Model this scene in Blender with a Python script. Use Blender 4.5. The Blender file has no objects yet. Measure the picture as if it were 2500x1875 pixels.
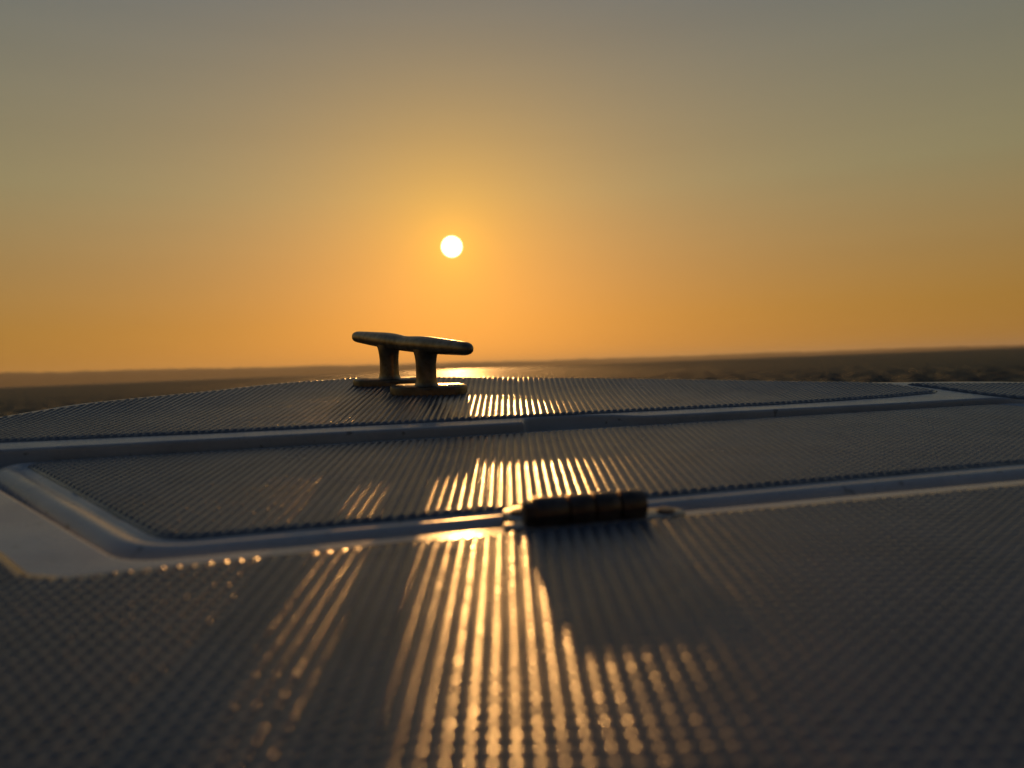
import bpy, bmesh, math, random
import numpy as np
from mathutils import Matrix, Vector, Euler
from mathutils.geometry import delaunay_2d_cdt

random.seed(7); RNG = np.random.default_rng(11)
SC = bpy.context.scene
COL = SC.collection
MM = 0.001

# ------------------------------------------------------------------ camera
CAM_Z = 1.30                         # lens height above the water, m
PITCH, ROLL = math.radians(-1.265), math.radians(2.245)
cam_data = bpy.data.cameras.new('camera')
cam_data.sensor_width = 36.0
cam_data.lens = 36.0 * 1878 / 2500
cam_data.clip_start = 0.004
cam_data.clip_end = 80000
cam_data.dof.use_dof = True
cam_data.dof.focus_distance = 0.575
cam_data.dof.aperture_fstop = cam_data.lens / 3.1     # entrance pupil 3.1 mm
cam = bpy.data.objects.new('camera', cam_data); COL.objects.link(cam)
_f = Vector((0, math.cos(PITCH), math.sin(PITCH))); _u0 = Vector((0, -math.sin(PITCH), math.cos(PITCH))); _r0 = Vector((1, 0, 0))
_r = _r0 * math.cos(ROLL) - _u0 * math.sin(ROLL); _u = _u0 * math.cos(ROLL) + _r0 * math.sin(ROLL)
cam.matrix_world = Matrix(((_r.x, _u.x, -_f.x, 0), (_r.y, _u.y, -_f.y, 0), (_r.z, _u.z, -_f.z, CAM_Z), (0, 0, 0, 1)))
SC.camera = cam

# ------------------------------------------------------------------ sun and sky
SUN_EL, SUN_AZ = math.radians(9.0), math.radians(-4.06)      # azimuth from +Y towards +X
SUN = Vector((math.sin(SUN_AZ) * math.cos(SUN_EL), math.cos(SUN_AZ) * math.cos(SUN_EL), math.sin(SUN_EL)))
sl = bpy.data.lights.new('sun', 'SUN'); sl.energy = 1.9; sl.angle = math.radians(0.53); sl.color = (1.0, 0.48, 0.14)
so = bpy.data.objects.new('sun', sl); COL.objects.link(so)
so.rotation_euler = SUN.to_track_quat('Z', 'Y').to_euler()
so.location = (0, 0, 30)

world = bpy.data.worlds.new('World'); SC.world = world; world.use_nodes = True
NT = world.node_tree; NT.nodes.clear()
def wn(t, **k):
    n = NT.nodes.new(t)
    for a, b in k.items(): setattr(n, a, b)
    return n
def wl(a, b): NT.links.new(a, b)
def wmath(op, a, b=None, c=None, clamp=False):
    n = wn('ShaderNodeMath', operation=op, use_clamp=clamp)
    for i, v in enumerate((a, b, c)):
        if v is None: continue
        if isinstance(v, (int, float)): n.inputs[i].default_value = v
        else: wl(v, n.inputs[i])
    return n.outputs[0]
def wmix(fac, a, b, blend='MIX'):
    n = wn('ShaderNodeMix', data_type='RGBA', blend_type=blend)
    for s, v in ((0, fac), (6, a), (7, b)):
        if isinstance(v, (int, float)): n.inputs[s].default_value = v
        elif isinstance(v, tuple): n.inputs[s].default_value = (*v, 1)
        else: wl(v, n.inputs[s])
    return n.outputs[2]
NISH = 0.003
sky = wn('ShaderNodeTexSky', sky_type='NISHITA')
sky.sun_disc = False; sky.sun_elevation = SUN_EL; sky.sun_rotation = SUN_AZ
sky.air_density = 1.0; sky.dust_density = 1.0; sky.ozone_density = 1.0; sky.altitude = 0
geo = wn('ShaderNodeTexCoord')
nrm = wn('ShaderNodeVectorMath', operation='NORMALIZE'); wl(geo.outputs['Generated'], nrm.inputs[0])
dot = wn('ShaderNodeVectorMath', operation='DOT_PRODUCT'); wl(nrm.outputs[0], dot.inputs[0]); dot.inputs[1].default_value = SUN
ang = wmath('ARCCOSINE', wmath('MINIMUM', dot.outputs['Value'], 0.999999))
sep = wn('ShaderNodeSeparateXYZ'); wl(nrm.outputs[0], sep.inputs[0])
elev = wmath('MAXIMUM', sep.outputs['Z'], 0.0)
def expfall(x, k): return wmath('EXPONENT', wmath('MULTIPLY', x, -k))
def scaled(col, fac):
    n = wn('ShaderNodeVectorMath', operation='SCALE'); n.inputs[0].default_value = col; wl(fac, n.inputs['Scale']); return n.outputs[0]
def add(a, b):
    n = wn('ShaderNodeVectorMath', operation='ADD'); wl(a, n.inputs[0]); wl(b, n.inputs[1]); return n.outputs[0]
# evening sky: Nishita air light, the warm haze gradient above the horizon, and the sun's aureole in it
hz = wn('ShaderNodeVectorMath', operation='DOT_PRODUCT'); wl(nrm.outputs[0], hz.inputs[0]); hz.inputs[1].default_value = (math.sin(SUN_AZ), math.cos(SUN_AZ), 0)
rp = wn('ShaderNodeValToRGB'); rp.color_ramp.interpolation = 'B_SPLINE' if False else 'LINEAR'
_st = [(0.0, (.385, .172, .014)), (.058, (.372, .188, .024)), (.217, (.272, .240, .116)), (.42, (.150, .172, .156)), (.70, (.048, .074, .108)), (1.0, (.020, .041, .082))]
while len(rp.color_ramp.elements) < len(_st): rp.color_ramp.elements.new(0.5)
for _e, (_p, _c) in zip(rp.color_ramp.elements, _st): _e.position = _p; _e.color = (*_c, 1)
wl(elev, rp.inputs[0])
side = wmath('MULTIPLY_ADD', hz.outputs['Value'], 0.44, 0.56)                 # away from the sun the band fades
away = wmix(wmath('MULTIPLY_ADD', hz.outputs['Value'], -0.5, 0.5), (1.0, 1.0, 1.0), (0.55, 0.72, 1.05))
band = wmix(1.0, rp.outputs[0], away, 'MULTIPLY')
band = wmix(expfall(ang, 8.0), band, wmix(1.0, band, (1.0, 0.96, 0.35), 'MULTIPLY'))
bsc = wn('ShaderNodeVectorMath', operation='SCALE'); wl(band, bsc.inputs[0]); wl(side, bsc.inputs['Scale'])
nish = wn('ShaderNodeVectorMath', operation='SCALE'); wl(sky.outputs[0], nish.inputs[0]); nish.inputs['Scale'].default_value = NISH
# faint layers of haze and thin cloud
mp = wn('ShaderNodeMapping'); wl(nrm.outputs[0], mp.inputs[0]); mp.inputs['Scale'].default_value = (1.3, 1.3, 17.0)
nz = wn('ShaderNodeTexNoise'); wl(mp.outputs[0], nz.inputs['Vector']); nz.inputs['Scale'].default_value = 1.6; nz.inputs['Detail'].default_value = 4
lay = wn('ShaderNodeVectorMath', operation='SCALE'); wl(bsc.outputs[0], lay.inputs[0]); wl(wmath('MULTIPLY_ADD', nz.outputs['Fac'], 0.08, 0.96), lay.inputs['Scale'])
col = add(nish.outputs[0], lay.outputs[0])
col = add(col, scaled((1.21, 0.0, 0.0), wmath('MULTIPLY', expfall(ang, 5.6), expfall(elev, 2.9))))
col = add(col, scaled((0.0, 0.315, 0.0), wmath('MULTIPLY', expfall(ang, 6.6), expfall(elev, 1.6))))
col = add(col, scaled((0.25, 0.16, 0.03), expfall(ang, 40.0)))
disc = wmath('DIVIDE', wmath('SUBTRACT', 0.0134, ang), 0.0042, clamp=True)
col = add(col, scaled((14.0, 11.0, 6.0), disc))
bg = wn('ShaderNodeBackground'); bg.inputs['Strength'].default_value = 1.0
wl(col, bg.inputs['Color'])
wo = wn('ShaderNodeOutputWorld'); wl(bg.outputs[0], wo.inputs['Surface'])

vs = SC.view_settings
SC.display_settings.display_device = 'sRGB'
vs.view_transform = 'Standard'; vs.look = 'None'; vs.gamma = 1.0; vs.use_curve_mapping = False; vs.exposure = 0.0
SC.cycles.use_denoising = True
SC.cycles.max_bounces = 6; SC.cycles.volume_bounces = 0
SC.cycles.sample_clamp_indirect = 4.0

# ------------------------------------------------------------------ helpers
SLOPE, SKEW = 0.1137, 0.25           # the deck climbs forward and is level along the hatch edges
N = Vector((SLOPE * SKEW, -SLOPE, 1)).normalized()
EY = Vector((0, 1, SLOPE)).normalized(); EX = EY.cross(N)
ORG = Vector((0, 0, CAM_Z - 0.0818))
DECK = Matrix(((EX.x, EY.x, N.x, ORG.x), (EX.y, EY.y, N.y, ORG.y), (EX.z, EY.z, N.z, ORG.z), (0, 0, 0, 1)))

def mesh_np(name, v, f, smooth=True):
    """v (n,3) in mm; f list of index tuples or (m,4)/(m,3) array"""
    me = bpy.data.meshes.new(name)
    v = np.asarray(v, np.float64) * MM
    if isinstance(f, np.ndarray):
        k = f.shape[1]
        me.vertices.add(len(v)); me.vertices.foreach_set('co', v.astype(np.float32).ravel())
        me.loops.add(f.size); me.loops.foreach_set('vertex_index', f.astype(np.int32).ravel())
        me.polygons.add(len(f)); me.polygons.foreach_set('loop_start', np.arange(0, f.size, k, dtype=np.int32))
        me.update(calc_edges=True)
    else:
        me.from_pydata([tuple(p) for p in v], [], [tuple(int(i) for i in q) for q in f])
    me.validate()
    if smooth: me.polygons.foreach_set('use_smooth', np.ones(len(me.polygons), bool))
    me.update()
    return me
def link(name, me, mat, parent=None, matrix=None):
    o = bpy.data.objects.new(name, me); COL.objects.link(o)
    if mat is not None and me is not None and len(me.materials) == 0: me.materials.append(mat)
    if parent is not None: o.parent = parent
    if matrix is not None: o.matrix_world = matrix
    return o
def thing(name, label, cat, matrix):
    o = bpy.data.objects.new(name, None); COL.objects.link(o); o.matrix_world = matrix
    o.empty_display_size = 0.02
    o['label'] = label; o['category'] = cat
    return o
def sharp(me, deg=35):
    me.set_sharp_from_angle(angle=math.radians(deg))

def round_poly(pts, rad, seg=8, step=10.0):
    """closed polygon with rounded corners, counter-clockwise, resampled along straights"""
    P = [np.array(p, float) for p in pts]; n = len(P); out = []
    for i in range(n):
        a, b, c = P[i - 1], P[i], P[(i + 1) % n]
        r = rad[i] if hasattr(rad, '__len__') else rad
        d1 = (a - b) / np.linalg.norm(a - b); d2 = (c - b) / np.linalg.norm(c - b)
        th = math.acos(max(-1, min(1, float(d1 @ d2))))
        if r <= 0 or th > math.radians(178): out.append(b); continue
        t = min(r / math.tan(th / 2), 0.48 * np.linalg.norm(a - b), 0.48 * np.linalg.norm(c - b))
        for k in range(seg + 1):
            s = k / seg; q = (1 - s) ** 2 * (b + d1 * t) + 2 * s * (1 - s) * b + s * s * (b + d2 * t)
            out.append(q)
    res = []
    for i in range(len(out)):
        a, b = out[i], out[(i + 1) % len(out)]; L = np.linalg.norm(b - a)
        if L < 1e-6: continue
        m = max(1, int(L // step))
        for k in range(m): res.append(a + (b - a) * k / m)
    return np.array(res)
def normals2(P):
    """outward normals of a ccw loop"""
    d = np.roll(P, -1, 0) - np.roll(P, 1, 0); d /= np.linalg.norm(d, axis=1)[:, None]
    return np.stack([d[:, 1], -d[:, 0]], 1)
def inside(P, Q):
    """points Q (m,2) in polygon P"""
    x, y = Q[:, 0], Q[:, 1]; res = np.zeros(len(Q), bool); j = len(P) - 1
    for i in range(len(P)):
        xi, yi = P[i]; xj, yj = P[j]
        if yi != yj:
            c = ((yi > y) != (yj > y)) & (x < (xj - xi) * (y - yi) / (yj - yi) + xi); res ^= c
        j = i
    return res
def sdist(P, Q):
    """signed distance, positive inside"""
    d = np.full(len(Q), 1e9)
    for i in range(len(P)):
        a, b = P[i - 1], P[i]; e = b - a; L2 = e @ e
        if L2 < 1e-12: continue
        t = np.clip(((Q - a) @ e) / L2, 0, 1); w = Q - (a + t[:, None] * e)
        d = np.minimum(d, np.hypot(w[:, 0], w[:, 1]))
    return np.where(inside(P, Q), d, -d)
def fill(loops, keep, pts=None):
    """triangles between loops; keep(centroids)->bool"""
    V, E = [], []
    for L in loops:
        b = len(V); V += [Vector((float(p[0]), float(p[1]))) for p in L]; E += [(b + i, b + (i + 1) % len(L)) for i in range(len(L))]
    if pts is not None: V += [Vector((float(p[0]), float(p[1]))) for p in pts]
    vv, ee, ff, _, _, _ = delaunay_2d_cdt(V, E, [], 0, 1e-5)
    vv = np.array([(p.x, p.y) for p in vv]); ff = np.array([f for f in ff if len(f) == 3])
    c = vv[ff].mean(1); ff = ff[keep(c)]
    a = vv[ff]; cr = (a[:, 1, 0] - a[:, 0, 0]) * (a[:, 2, 1] - a[:, 0, 1]) - (a[:, 1, 1] - a[:, 0, 1]) * (a[:, 2, 0] - a[:, 0, 0])
    ff[cr < 0] = ff[cr < 0][:, ::-1]
    return vv, ff
class MB:
    def __init__(s): s.v = []; s.f = []
    def add(s, v, f):
        b = len(s.v); s.v += [tuple(map(float, p)) for p in v]; s.f += [tuple(int(i) + b for i in q) for q in f]
    def loops(s, L, closed=True, cap0=False, cap1=False):
        """loft successive 3-D loops (equal count)"""
        n = len(L[0]); v = [p for l in L for p in l]; f = []
        for k in range(len(L) - 1):
            for i in range(n if closed else n - 1):
                j = (i + 1) % n; f.append((k * n + i, k * n + j, (k + 1) * n + j, (k + 1) * n + i))
        if cap0: f.append(tuple(reversed(range(n))))
        if cap1: f.append(tuple((len(L) - 1) * n + i for i in range(n)))
        s.add(v, f)
    def mesh(s, name, smooth=True, weld=0.0005, ang=None):
        me = mesh_np(name, s.v, s.f, smooth)
        bm = bmesh.new(); bm.from_mesh(me); bmesh.ops.remove_doubles(bm, verts=bm.verts, dist=weld * MM)
        bmesh.ops.recalc_face_normals(bm, faces=bm.faces); bm.to_mesh(me); bm.free()
        if smooth: me.polygons.foreach_set('use_smooth', np.ones(len(me.polygons), bool))
        if ang: sharp(me, ang)
        return me

# ------------------------------------------------------------------ materials
def mat(name):
    m = bpy.data.materials.new(name); m.use_nodes = True; nt = m.node_tree
    return m, nt, nt.nodes['Principled BSDF']
def noise(nt, scale, detail=3, rough=0.55, coord='Object'):
    tc = nt.nodes.new('ShaderNodeTexCoord'); n = nt.nodes.new('ShaderNodeTexNoise')
    n.inputs['Scale'].default_value = scale; n.inputs['Detail'].default_value = detail; n.inputs['Roughness'].default_value = rough
    nt.links.new(tc.outputs[coord], n.inputs['Vector']); return n.outputs['Fac']
def ramp(nt, src, stops):
    r = nt.nodes.new('ShaderNodeValToRGB'); e = r.color_ramp.elements
    while len(e) < len(stops): e.new(0.5)
    for k, (p, c) in enumerate(stops): e[k].position = p; e[k].color = (*c, 1) if isinstance(c, tuple) else (c, c, c, 1)
    nt.links.new(src, r.inputs[0]); return r.outputs[0]
def bump(nt, bsdf, src, dist, strength=1.0):
    b = nt.nodes.new('ShaderNodeBump'); b.inputs['Distance'].default_value = dist; b.inputs['Strength'].default_value = strength
    nt.links.new(src, b.inputs['Height']); nt.links.new(b.outputs[0], bsdf.inputs['Normal'])

def gelcoat(name, base, dark, r0, r1, bscale, bdist, spots=0.5):
    m, nt, b = mat(name)
    c = ramp(nt, noise(nt, 26, 6, 0.62), [(0.34, dark), (0.62, base)])
    sp = ramp(nt, noise(nt, 150, 3, 0.5), [(0.66, 1.0), (0.72, spots)])           # specks of dirt
    mx = nt.nodes.new('ShaderNodeMix'); mx.data_type = 'RGBA'; mx.blend_type = 'MULTIPLY'; mx.inputs[0].default_value = 1.0
    nt.links.new(c, mx.inputs[6]); nt.links.new(sp, mx.inputs[7]); nt.links.new(mx.outputs[2], b.inputs['Base Color'])
    rg = ramp(nt, noise(nt, 34, 8, 0.72), [(0.32, r0), (0.70, r1)])                # dried salt dulls the gloss in patches
    nt.links.new(rg, b.inputs['Roughness'])
    bump(nt, b, noise(nt, bscale, 2, 0.5), bdist)
    return m
M_GEL = gelcoat('white_gelcoat', (0.57, 0.62, 0.68), (0.48, 0.525, 0.58), 0.20, 0.38, 420, 0.00004)
M_NON = gelcoat('nonskid_gelcoat', (0.145, 0.172, 0.215), (0.104, 0.125, 0.158), 0.15, 0.30, 1500, 0.00004, 0.75)
M_HULL = gelcoat('hull_gelcoat', (0.6, 0.6, 0.58), (0.5, 0.5, 0.48), 0.1, 0.2, 60, 0.0001)
M_BLOCKER, _nt, _b = mat('blocker_dark_glass'); _b.inputs['Base Color'].default_value = (0.012, 0.014, 0.016, 1); _b.inputs['Roughness'].default_value = 0.05  # dark finish for the added sheet behind the lens
def metal(name, base, dark, r0, r1):
    m, nt, b = mat(name); b.inputs['Metallic'].default_value = 1.0
    nt.links.new(ramp(nt, noise(nt, 160, 5, 0.65), [(0.36, dark), (0.6, base)]), b.inputs['Base Color'])
    nt.links.new(ramp(nt, noise(nt, 300, 4, 0.6), [(0.3, r0), (0.7, r1)]), b.inputs['Roughness'])
    bump(nt, b, noise(nt, 700, 3, 0.6), 0.00003)
    return m
M_CLEAT = metal('cleat_metal', (0.33, 0.27, 0.20), (0.21, 0.16, 0.105), 0.30, 0.50)
M_LEAF = metal('leaf_metal_sky_sheen', (0.42, 0.41, 0.40), (0.30, 0.29, 0.28), 0.36, 0.52)  # paler than the knuckle metal: sky reflection put into the colour
M_HINGE = metal('hinge_metal', (0.24, 0.175, 0.135), (0.14, 0.10, 0.075), 0.28, 0.46)

# ------------------------------------------------------------------ the sea, the far shore
def build_sea():
    az = np.concatenate([np.linspace(-48, 48, 560), np.linspace(48, 312, 120)[1:-1]])
    az = np.radians(np.append(az, 312.0))[:-1]
    rr = np.concatenate([[1.0, 3.0, 5.0], np.geomspace(7, 420, 430), np.geomspace(420, 45000, 40)[1:]])
    A, R = np.meshgrid(az, rr); X = np.sin(A) * R; Y = np.cos(A) * R
    Z = np.zeros_like(X)
    rng = np.random.default_rng(5)
    front = np.clip((math.radians(47) - np.abs(A)) / 0.05, 0, 1)
    for k in range(46):
        lam = rng.uniform(0.2, 1.0) ** 2 * 2.0 + 0.3; d = rng.normal(0.5, 0.75); ph = rng.uniform(0, 6.28)
        q = (X * math.cos(d) + Y * math.sin(d)) * 2 * math.pi / lam + ph
        fade = np.clip(1.6 - R * 0.0105 * 2.2 / lam, 0, 1)
        Z += 0.0115 * lam ** 0.9 * (np.sin(q) + 0.25 * np.cos(2 * q)) * fade
    Z *= front
    n = len(az); m = len(rr)
    v = np.stack([X.ravel(), Y.ravel(), Z.ravel()], 1) / MM
    i = np.arange(n); j = (i + 1) % n
    f = np.concatenate([np.stack([k * n + i, k * n + j, (k + 1) * n + j, (k + 1) * n + i], 1) for k in range(m - 1)])[:, ::-1]
    me = mesh_np('sea', v, f)
    mt, nt, b = mat('sea_water')
    b.inputs['Base Color'].default_value = (0.062, 0.100, 0.125, 1); b.inputs['IOR'].default_value = 1.33
    b.inputs['Roughness'].default_value = 0.42; b.inputs['Specular IOR Level'].default_value = 0.025
    bump(nt, b, noise(nt, 1.1, 6, 0.68), 0.7)
    o = link('sea', me, mt); o['kind'] = 'structure'
build_sea()

def build_shore():
    rng = np.random.default_rng(3)
    az = np.radians(np.linspace(-75, 62, 420)); dep = np.array([0, 60, 200, 420, 700, 1000, 1500.])
    prof = np.array([0, .35, .72, .92, 1.0, .9, 0.])
    dg = np.degrees(az)
    h = np.interp(dg, [-75, -50, -34, -22, -12, -4, 4, 16, 28, 36, 62], [128, 118, 112, 98, 86, 74, 58, 48, 30, 16, 8])
    for k in range(26):
        h = h + rng.uniform(0.3, 1.0) * 9.0 / (k + 2) * np.sin(dg * (0.25 + 0.36 * k) + rng.uniform(0, 6.28)) * np.clip(h / 70, 0, 1)
    v = []
    R0 = 7000 + 600 * np.sin(dg * 0.07 + 1)
    for p, d in zip(prof, dep):
        r = R0 + d; z = h * p + (rng.normal(0, 1.6, len(az)) if 0 < p else 0)
        v.append(np.stack([np.sin(az) * r, np.cos(az) * r, z - (3 if p == 0 else 0)], 1))
    n = len(az); v = np.concatenate(v) / MM
    i = np.arange(n - 1)
    f = np.concatenate([np.stack([k * n + i, k * n + i + 1, (k + 1) * n + i + 1, (k + 1) * n + i], 1) for k in range(len(dep) - 1)])
    me = mesh_np('far_shore', v, f[:, ::-1])
    mt, nt, b = mat('wooded_hill'); b.inputs['Roughness'].default_value = 0.9
    nt.links.new(ramp(nt, noise(nt, 0.012, 6, 0.7), [(0.35, (0.035, 0.05, 0.025)), (0.65, (0.09, 0.085, 0.05))]), b.inputs['Base Color'])
    o = link('far_shore', me, mt); o['kind'] = 'structure'
build_shore()

def build_haze():
    bm = bmesh.new(); bmesh.ops.create_cube(bm, size=1.0)
    for q in bm.verts: q.co = Vector((q.co.x * 98000, q.co.y * 98000, -6 if q.co.z < 0 else 165))
    me = bpy.data.meshes.new('haze'); bm.to_mesh(me); bm.free()
    m = bpy.data.materials.new('evening_haze'); m.use_nodes = True; nt = m.node_tree; nt.nodes.clear()
    out = nt.nodes.new('ShaderNodeOutputMaterial'); pv = nt.nodes.new('ShaderNodeVolumePrincipled')
    pv.inputs['Color'].default_value = (0.93, 0.89, 0.82, 1); pv.inputs['Density'].default_value = 0.75e-4; pv.inputs['Anisotropy'].default_value = 0.35
    nt.links.new(pv.outputs[0], out.inputs['Volume'])
    o = link('haze', me, m); o['kind'] = 'stuff'
build_haze()

# ------------------------------------------------------------------ deck outlines (deck coordinates, mm)
def arc_pts(pts, n):
    """Catmull-Rom through points"""
    P = np.array(pts, float); P = np.vstack([2 * P[0] - P[1], P, 2 * P[-1] - P[-2]]); out = []
    for i in range(1, len(P) - 2):
        for k in range(n):
            t = k / n; a, b, c, d = P[i - 1], P[i], P[i + 1], P[i + 2]
            out.append(0.5 * (2 * b + (c - a) * t + (2 * a - 5 * b + 4 * c - d) * t * t + (3 * b - a - 3 * c + d) * t ** 3))
    out.append(P[-2]); return np.array(out)
BOW = arc_pts([(760, -700), (745, -200), (715, 120), (630, 390), (515, 512), (371, 559.6), (270, 566), (226, 570), (110, 596), (0, 614), (-50, 620), (-125, 623.5), (-178, 601), (-222, 558.5), (-274, 516), (-312, 472),
               (-380, 385), (-450, 250), (-500, 60), (-530, -200), (-540, -700)], 6)
DECK_OUT = BOW                                   # ccw: right side -> bow -> left side -> back
def far_y(x): return 441.0 + 0.2225 * x          # far edge of the hatch opening
def near_y(x): return 258.0 + 0.248 * x          # near edge
OPEN = round_poly([(-116, 227.5), (405, near_y(405)), (420, 390), (326, far_y(326) - 2),
                   (76, far_y(76)), (60, far_y(60) + 9), (36, far_y(36) + 14.5), (14, far_y(14) + 13.5), (7, far_y(7) + 12), (6.2, far_y(6)),
                   (-262, far_y(-262)), (-287, 385)],
                  [22, 30, 30, 22, 40, 40, 30, 20, 5, 1.2, 10, 20], 8, 8)
NSLID = round_poly([(-117, near_y(-117) + 25), (382, near_y(382) + 27), (392, 390), (318, far_y(318) - 5.5), (-226, far_y(-226) - 5.5), (-240, far_y(-240) - 10)],
                   [22, 22, 22, 16, 6, 6], 8, 6)
def lid_h(x, y): return -5.35 + 0.0082 * (x - 30) - 0.0156 * (y - 445)
NSFAR = None
_edge = BOW.copy(); _en = normals2(BOW)
_in = BOW - _en * np.where(BOW[:, 0] < -140, 6.5, 3.2)[:, None]
_sel = _in[(_in[:, 1] > 400) & (_in[:, 0] < 262)]
NSFAR = np.vstack([np.array(round_poly([(-334, 399), (-60, 443.5), (80, 474.5), (287, 526), (293, 538), (256, 589), (-20, 620)], [0, 60, 60, 5, 3, 0, 0], 6, 8))])
_a = [p for p in NSFAR if p[1] < 560 and not (p[0] < 0 and p[1] > 500)]
_a = [(-352, 386), (-316, 394), (-267, 402.5), (-167, 420.5), (-60, 443.5), (80, 475.5), (170, 494.5), (250, 514.5), (288, 527), (293, 533), (288, 540), (272, 556), (252, 563)]
NSFAR = round_poly(_a + [tuple(p) for p in _sel[1::2] if p[0] < 240], 0, 1, 8)
NSSIDE = round_poly([(280, 558), (297, 543), (320, 515), (334, 504), (380, 455), (470, 395), (560, 300), (610, 150), (640, -300), (735, -300), (706, 120), (622, 384), (508, 505), (370, 553)], [6, 20, 20, 20, 20, 20, 20, 20, 0, 0, 20, 20, 20, 20], 5, 12)
NSNEAR = round_poly([(-126, 213), (-30, near_y(-30) - 10), (198, near_y(198) - 10), (430, near_y(430) - 10), (520, 280), (570, 130), (598, -300), (-500, -300), (-470, 60), (-424, 240), (-345, 374), (-262, 322), (-158, 235), (-138, 216)],
                    [10, 0, 0, 20, 30, 30, 0, 0, 30, 30, 20, 10, 20, 6], 6, 12)

def deck_h(x, y):
    """the deck flattens out towards the camera aft of the hatch"""
    x = np.asarray(x, float); y = np.asarray(y, float)
    t = near_y(x) - 14.0 - y
    h = 0.045 * 12.0 * np.logaddexp(0.0, t / 12.0)
    # and sweeps up to the bow edge
    q = np.stack([x.ravel(), y.ravel()], 1); e = np.full(len(q), 999.0); m = q[:, 1] > 430
    if m.any(): e[m] = np.maximum(sdist(BOW, q[m]), 0)
    r = 4.2 * np.clip(1 - e / 82.0, 0, 1) ** 2 * np.clip((q[:, 1] - 435) / 70.0, 0, 1)
    return h + r.reshape(x.shape)

# ------------------------------------------------------------------ deck and hull
boat = thing('boat', 'pale boat foredeck with ribbed non-slip panels filling the foreground', 'boat', DECK)

def build_deck():
    mb = MB()
    no = normals2(OPEN); nb = normals2(DECK_OUT)
    def at(P, h): return np.column_stack([P, h + deck_h(P[:, 0], P[:, 1])])
    # rounded lip and wall of the hatch opening
    prof = [(2.2, 0), (1.5, -.06), (.85, -.3), (.35, -.8), (.08, -1.5), (0, -2.4), (0, -13)]
    L = [at(OPEN + no * w, h) for w, h in prof]
    mb.loops(L[::-1])
    # rounded outer edge
    prof = [(3.0, 0), (1.9, -.14), (.95, -.55), (.3, -1.4), (0, -2.6), (0.0, -16)]
    L2 = [at(DECK_OUT - nb * w, h) for w, h in prof]
    mb.loops(L2)
    inner, outer = L[0][:, :2], L2[0][:, :2]
    gx, gy = np.meshgrid(np.arange(-520, 740, 14.0), np.arange(-690, 640, 14.0)); g = np.stack([gx.ravel(), gy.ravel()], 1)
    g = g[(sdist(outer, g) > 6) & (sdist(inner, g) < -5) & ((near_y(g[:, 0]) + 40 > g[:, 1]) | (g[:, 1] > 440))]
    vv, ff = fill([outer, inner], lambda c: inside(outer, c) & ~inside(inner, c), g)
    mb.add(np.column_stack([vv, deck_h(vv[:, 0], vv[:, 1])]), ff)
    me = mb.mesh('deck', weld=0.01); link('deck', me, M_GEL, boat)
    vv, ff = fill([OPEN], lambda c: inside(OPEN, c))
    mb = MB(); mb.add(np.column_stack([vv, np.full(len(vv), -13.0)]), ff); link('hatch_gutter', mb.mesh('hatch_gutter'), M_GEL, boat)
    # hull side below the deck edge
    mb = MB(); cen = np.array([60., 0.])
    def hl(k, h): return at(cen + (DECK_OUT - cen) * k, h)
    mb.loops([hl(0.9985, -15.5), hl(0.9985, -60), hl(0.985, -64), hl(0.96, -300), hl(0.90, -700), hl(0.80, -1200), hl(0.62, -1700)], cap1=True)
    link('hull', mb.mesh('hull', ang=40), M_HULL, boat)
build_deck()

def build_sky_blocker():
    # unseen cabin shape added behind the lens, blocks sky to darken camera-facing surfaces
    mb = MB(); xs = (-505, 690)
    prof = [(-420, 2), (-430, 40), (-433, 46), (-440, 52), (-720, 560), (-735, 575), (-1500, 640)]
    L = []
    for k in range(25):
        t = k / 24 * 2 - 1; x = xs[0] + (xs[1] - xs[0]) * (t + 1) / 2; back = 90 * t * t
        L.append([(x, y - back, z) for y, z in prof])
    mb.loops(L, closed=False)
    for x, sg in ((xs[0], 1), (xs[1], -1)):
        v = [(x, y - 90, z) for y, z in prof] + [(x, -1590, 2)]
        mb.add(v, [tuple(range(len(v)))])
    link('sky_blocker_wall', mb.mesh('sky_blocker_wall', ang=40), M_GEL, boat)
    mb = MB(); L = []
    for k in range(25):
        t = (k / 24 * 2 - 1) * .92; x = (xs[0] + xs[1]) / 2 + (xs[1] - xs[0]) / 2 * t; back = 90 * t * t
        L.append([(x, y - back + 4, z + 5) for y, z in ((-446, 62), (-712, 545))])
    mb.loops(L, closed=False)
    link('sky_blocker_screen', mb.mesh('sky_blocker_screen'), M_BLOCKER, boat)  # unseen dark sheet, added to cut light from behind the lens
build_sky_blocker()

def pad(parent, name, P, h, lift=1.0, label=None, bend=False):
    mb = MB(); no = normals2(P)
    prof = [(0.35, -.2), (0.12, lift * .55), (-.12, lift * .85), (-.5, lift)]
    L = [np.column_stack([P + no * w, h(P[:, 0], P[:, 1]) + z]) for w, z in prof]
    mb.loops(L)
    q = L[-1][:, :2]
    g = None
    if bend:
        gx, gy = np.meshgrid(np.arange(-520, 740, 14.0) + 5, np.arange(-300, 640, 14.0) + 5); g = np.stack([gx.ravel(), gy.ravel()], 1); g = g[sdist(q, g) > 5]
    vv, ff = fill([q], lambda c: inside(q, c), g)
    mb.add(np.column_stack([vv, h(vv[:, 0], vv[:, 1]) + lift]), ff)
    o = link(name, mb.mesh(name, weld=0.01), M_NON, parent)
    if label: o['label'] = label
    return o

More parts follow.
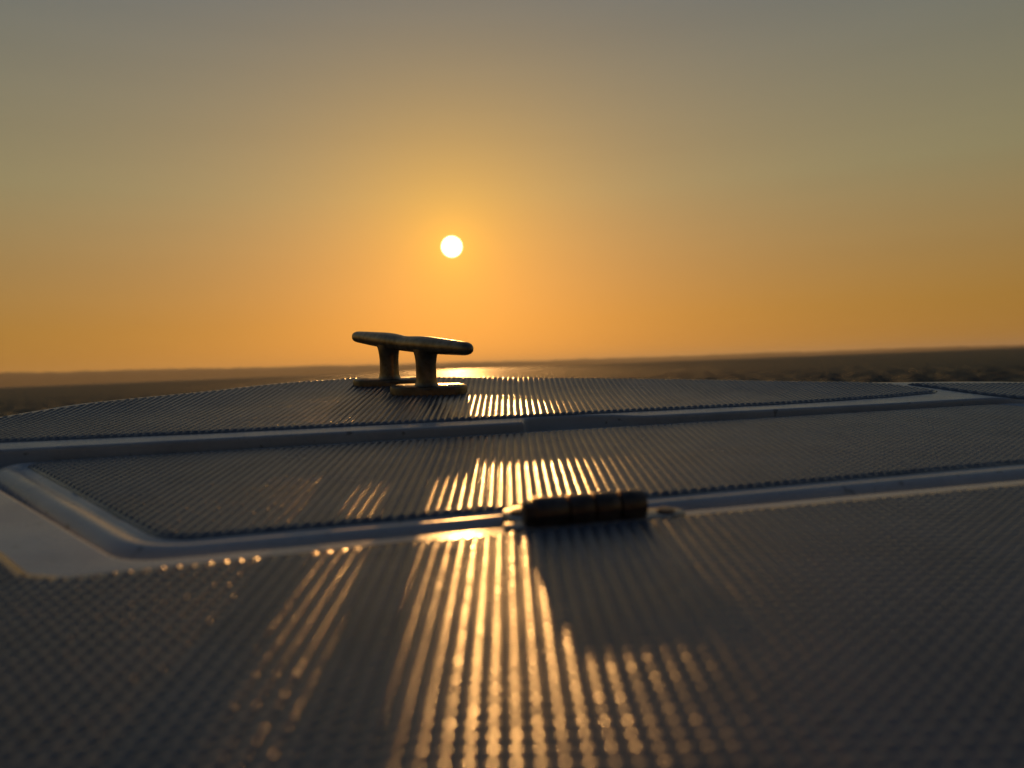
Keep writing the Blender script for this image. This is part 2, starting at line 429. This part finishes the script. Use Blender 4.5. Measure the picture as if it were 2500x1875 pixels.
PITCHX, PITCHY = 4.0, 4.0
def treads(parent, P, h, lift, box, nx, ny, amp=1.0, seed=1, holes=()):
    """moulded pads of the non-slip pattern as one height field"""
    x0, x1, y0, y1 = box
    ux = np.array([-.5, -.34, -.15, .03, .17, .27, .31, .35, .42]) if nx > 5 else np.array([-.5, -.25, 0, .18, .31, .40]); uy = np.linspace(-.5, .5, ny + 1)[:-1]
    xs = np.concatenate([(k + ux + .5) * PITCHX for k in range(int(x0 // PITCHX), int(x1 // PITCHX))])
    ys = np.concatenate([(k + uy + .5) * PITCHY for k in range(int(y0 // PITCHY), int(y1 // PITCHY))])
    X, Y = np.meshgrid(xs, ys)
    Q = np.stack([X.ravel(), Y.ravel()], 1)
    d = np.full(len(Q), -9.0)
    cxy = np.stack([(np.floor(Q[:, 0] / PITCHX) + .5) * PITCHX, (np.floor(Q[:, 1] / PITCHY) + .5) * PITCHY], 1)
    uq, inv = np.unique(np.round(cxy * 10).astype(np.int64), axis=0, return_inverse=True); inv = inv.ravel()
    d = sdist(P, uq / 10.0)[inv]
    nb_ = np.abs(d) < 5.5
    d[nb_] = sdist(P, Q[nb_])
    for c, r in holes: d = np.minimum(d, np.hypot(Q[:, 0] - c[0], Q[:, 1] - c[1]) - r)
    d = d.reshape(X.shape)
    rng = np.random.default_rng(seed)
    kx = np.floor(X / PITCHX).astype(int); ky = np.floor(Y / PITCHY).astype(int)
    kx -= kx.min(); ky -= ky.min()
    hr = rng.normal(1.0, 0.022, (ky.max() + 1, kx.max() + 1))[ky, kx]
    tx = rng.normal(0, 0.022, (ky.max() + 1, kx.max() + 1))[ky, kx]; ty = rng.normal(0, 0.022, (ky.max() + 1, kx.max() + 1))[ky, kx]
    U = X / PITCHX - np.floor(X / PITCHX) - .5; V = Y / PITCHY - np.floor(Y / PITCHY) - .5
    cs = 0.31                                   # crest nearer the right flank of each rib
    W_ = np.where(U < cs, (U - cs) / (cs + .5) * .5, (U - cs) / (.5 - cs) * .5)
    sx = 1 - (2 * np.abs(W_)) ** 2.9
    sy = 1 - np.abs(2 * V) ** 2.6
    m = np.clip((d - 0.3) / 2.6, 0, 1); m = m * m * (3 - 2 * m)
    Z = h(X, Y) + lift + amp * hr * sx * (0.66 + 0.34 * sy) * m + (tx * U + ty * V) * sx * sy * m * 2 - 0.12 * (1 - m) + 0.03
    n = X.shape[1]; mrows = X.shape[0]
    use = d > -0.2
    cell = use[:-1, :-1] | use[1:, :-1] | use[:-1, 1:] | use[1:, 1:]
    r, c = np.nonzero(cell); i = r * n + c
    f = np.stack([i, i + 1, i + n + 1, i + n], 1)
    # drop the outermost skirt below the pad
    Z = np.where(d < -0.0, Z - 0.5, Z)
    used = np.zeros(X.size, bool); used[f.ravel()] = True
    idx = np.cumsum(used) - 1
    v = np.stack([X.ravel(), Y.ravel(), Z.ravel()], 1)[used]
    me = mesh_np('nonslip_tread', v, idx[f])
    o = link('nonslip_tread', me, M_NON, parent); o['kind'] = 'stuff'
    return o
LIFT = 0.6
p = pad(boat, 'nonslip_panel', NSNEAR, deck_h, LIFT, bend=True); treads(p, NSNEAR, deck_h, LIFT, (-300, 320, 70, 380), 8, 7, seed=2)
p = pad(boat, 'nonslip_panel', NSFAR, deck_h, LIFT, bend=True); treads(p, NSFAR, deck_h, LIFT, (-372, 300, 380, 640), 6, 5, seed=3)
p = pad(boat, 'nonslip_panel', NSSIDE, deck_h, LIFT, bend=True); treads(p, NSSIDE, deck_h, LIFT, (284, 560, 300, 584), 5, 4, seed=4)

# ------------------------------------------------------------------ hatch lid
lid = thing('hatch_lid', 'sunken hatch lid with rounded smooth border between foredeck and near deck', 'hatch', DECK)
def build_lid():
    mb = MB(); no = normals2(NSLID)
    # the border is broad on the near and side edges, narrow along the far edge
    farness = np.clip((NSLID[:, 1] - (441 + 0.2225 * NSLID[:, 0]) + 16) / 8, 0, 1)
    k = 1 - 0.80 * farness
    for _ in range(3): k = (np.roll(k, 1) + 2 * k + np.roll(k, -1)) / 4
    prof = [(0, 0), (1.4, 0), (2.4, -.3), (3.8, -.35), (5.4, .35), (7.2, 1.25), (9.2, 1.75), (11.2, 1.65), (13.0, .95), (14.6, -.2), (15.8, -1.7), (16.4, -3.8), (16.4, -8)]
    L = []
    for w, z in prof:
        q = NSLID + no * (w * k)[:, None]
        L.append(np.column_stack([q, lid_h(NSLID[:, 0], NSLID[:, 1]) + (z * k if z > 0 else z)]))
    mb.loops(L)
    vv, ff = fill([NSLID], lambda c: inside(NSLID, c))
    mb.add(np.column_stack([vv, lid_h(vv[:, 0], vv[:, 1])]), ff)
    link('lid_shell', mb.mesh('lid_shell', weld=0.01), M_GEL, lid)
    p = pad(lid, 'nonslip_panel', NSLID - no * 0.6, lid_h, 0.5)
    treads(p, NSLID - no * 0.6, lid_h, 0.5, (-248, 400, 248, 516), 6, 6, seed=5)
build_lid()

# ------------------------------------------------------------------ mooring cleat
def stadium(L, W, n=14, off=0.0):
    r = W / 2 - off; a = L / 2 - W / 2; out = []
    for s, c0 in ((1, -90), (-1, 90)):
        for k in range(n + 1):
            t = math.radians(c0 + 180 * k / n); out.append((s * a + r * math.cos(t), r * math.sin(t)))
    return np.array(out)
def plate(L, W, T, bev, z0=0.0):
    mb = MB(); prof = [(0, 0), (0, T - bev), (bev * .3, T - bev * .3), (bev, T)]
    mb.loops([np.column_stack([stadium(L, W, 14, o), np.full(30, z0 + z)]) for o, z in prof], cap0=True, cap1=True)
    return mb
def screw_mesh(r, h):
    mb = MB(); n = 20; ring = lambda q, z: [(q * math.cos(2 * math.pi * k / n), q * math.sin(2 * math.pi * k / n), z) for k in range(n)]
    mb.loops([ring(r * 1.12, 0.0), ring(r * 1.12, .25), ring(r, .3), ring(r * .96, h), ring(r * .6, h * 1.15), ring(r * .22, h * 1.15), ring(r * .2, h * .5)], cap1=True)
    for a in (0.5, 0.5 + math.pi / 2):
        c, s = math.cos(a), math.sin(a); w, l = r * .1, r * .55
        v = [(x * c - y * s, x * s + y * c, h * 1.15 + .05) for x, y in ((-l, -w), (l, -w), (l, w), (-l, w))]
        mb.add(v, [(0, 1, 2, 3)])
    return mb.mesh('screw', ang=40)
CL = Matrix.Translation((-77.5 * MM, 574 * MM, 1.55 * MM))
cleat = thing('mooring_cleat', 'two-horned metal mooring cleat bolted to the foredeck below the sun', 'cleat', DECK @ CL)
def build_cleat():
    a = math.radians(38); D = np.array([-math.sin(a), math.cos(a)]); S = np.array([D[1], -D[0]])
    def P(u, s, z): return (D[0] * u * .905 + S[0] * s, D[1] * u * .905 + S[1] * s, z)
    # horn bar
    mb = MB(); n = 22; L = []
    us = np.concatenate([-91 + 8 * (1 - np.cos(np.linspace(0.12, math.pi / 2, 7))), np.linspace(-80, 80, 41), (91 - 8 * (1 - np.cos(np.linspace(0.12, math.pi / 2, 7))))[::-1]])
    for u in us:
        t = abs(u) / 91; cap = math.sqrt(max(0.0, 1 - max(0, (abs(u) - 83) / 8.05) ** 2))
        w = (8.0 - 1.0 * math.exp(-(u / 16) ** 2) - 3.2 * max(0, t - .3) ** 1.3 / .7 ** 1.3) * cap
        hh = (6.1 - 0.5 * math.exp(-(u / 16) ** 2) - 1.9 * max(0, t - .3) ** 1.2 / .7 ** 1.2) * cap
        zc = 34.2 + 0.6 * t - 0.5 * math.exp(-(u / 18) ** 2)
        ring = []
        for k in range(n):
            q = 2 * math.pi * k / n; cx, cz = math.cos(q), math.sin(q)
            ring.append(P(u, w * math.copysign(abs(cx) ** .85, cx), zc + hh * math.copysign(abs(cz) ** .9, cz)))
        L.append(ring)
    mb.loops(L, cap0=True, cap1=True)
    link('horn_bar', mb.mesh('horn_bar'), M_CLEAT, cleat)
    for sgn in (-1, 1):
        mb = MB(); L = []; n = 26; c = 29.3 * sgn
        for z, k in ((3.5, 1.42), (5.0, 1.22), (6.2, 1.09), (8.5, 1.0), (14, .95), (20, .95), (24, 1.0), (26.5, 1.1), (28.5, 1.3), (30, 1.55), (31.5, 1.9)):
            L.append([P(c + 9.1 * k * math.cos(2 * math.pi * i / n), min(7.3 * k, 7.5 if z > 26 else 99) * math.sin(2 * math.pi * i / n), z) for i in range(n)])
        mb.loops(L, cap0=True, cap1=True)
        link('post', mb.mesh('post', ang=50), M_CLEAT, cleat)
    sm = screw_mesh(3.8, .35)
    for sgn, ln in ((-1, 55), (1, 53)):
        mb = plate(ln, 21, 7.0, 1.6, -1.4)
        rot = math.radians(3)
        mb.v = [(x * math.cos(rot) - y * math.sin(rot) + D[0] * 26.5 * sgn + (1.5 if sgn < 0 else -1.5), x * math.sin(rot) + y * math.cos(rot) + D[1] * 26.5 * sgn, z) for x, y, z in mb.v]
        ft = link('foot', mb.mesh('foot', ang=40), M_CLEAT, cleat)
        for e in (-1, 1):
            s_ = link('screw', sm, M_CLEAT, ft); s_.location = ((D[0] * 26.5 * sgn + e * 19.5 * math.cos(rot)) * MM, (D[1] * 26.5 * sgn + e * 19.5 * math.sin(rot)) * MM, 5.5 * MM)
build_cleat()

# ------------------------------------------------------------------ hinge
YAW = math.atan(0.24)
HG = Matrix.Translation((22.8 * MM, 259.5 * MM, 0)) @ Matrix.Rotation(YAW, 4, 'Z')
hinge = thing('hinge', 'dark metal barrel hinge joining the hatch lid to the near deck', 'hinge', DECK @ HG)
def build_hinge():
    rad, zc = 5.1, 4.7; n = 28
    def tube(x0, x1, r, bev, name, nn=n):
        mb = MB(); L = []
        for x, q in ((x0, r - bev), (x0 + bev * .3, r - bev * .3), (x0 + bev, r), (x1 - bev, r), (x1 - bev * .3, r - bev * .3), (x1, r - bev)):
            L.append([(x, q * math.cos(2 * math.pi * k / nn), zc + q * math.sin(2 * math.pi * k / nn)) for k in range(nn)])
        mb.loops(L, cap0=True, cap1=True)
        return link(name, mb.mesh(name, ang=35), M_HINGE, hinge)
    x = -18.6
    for ln in (11.9, 9.0, 9.2, 9.6):
        tube(x + .28, x + ln - .28, rad, .7, 'knuckle'); x += ln
    tube(-21.6, 21.4, 3.9, .8, 'pin', 8)
    sm = screw_mesh(2.9, .9)
    def leaf(length, width, th, cx, cy, z0, sx):
        mb = MB(); out = []
        m = 40                                  # boat-shaped plate with tapering rounded ends
        for k in range(m):
            t = 2 * math.pi * k / m; c, s = math.cos(t), math.sin(t)
            out.append((cx + length / 2 * math.copysign(abs(c) ** .85, c), cy + width / 2 * math.copysign(abs(s) ** .6, s)))
        out = np.array(out); cen = np.array([cx, cy])
        L = []
        for o, z in ((0, 0), (0, th - .8), (.25, th - .25), (.9, th)):
            q = out - normals2(out) * o; L.append(np.column_stack([q, np.full(m, z0 + z)]))
        mb.loops(L, cap0=True, cap1=True)
        f = link('leaf', mb.mesh('leaf', ang=40), M_LEAF, hinge)
        for e in sx:
            s_ = link('screw', sm, M_HINGE, f); s_.location = (e * MM, cy * MM, (z0 + th - .05) * MM)
    leaf(64, 13, 1.6, 3.6, -0.8, 0.02, (29.0,))
    leaf(51, 22, 3.2, -0.3, 10.0, -1.2, (-20.5, 19.0))
build_hinge()
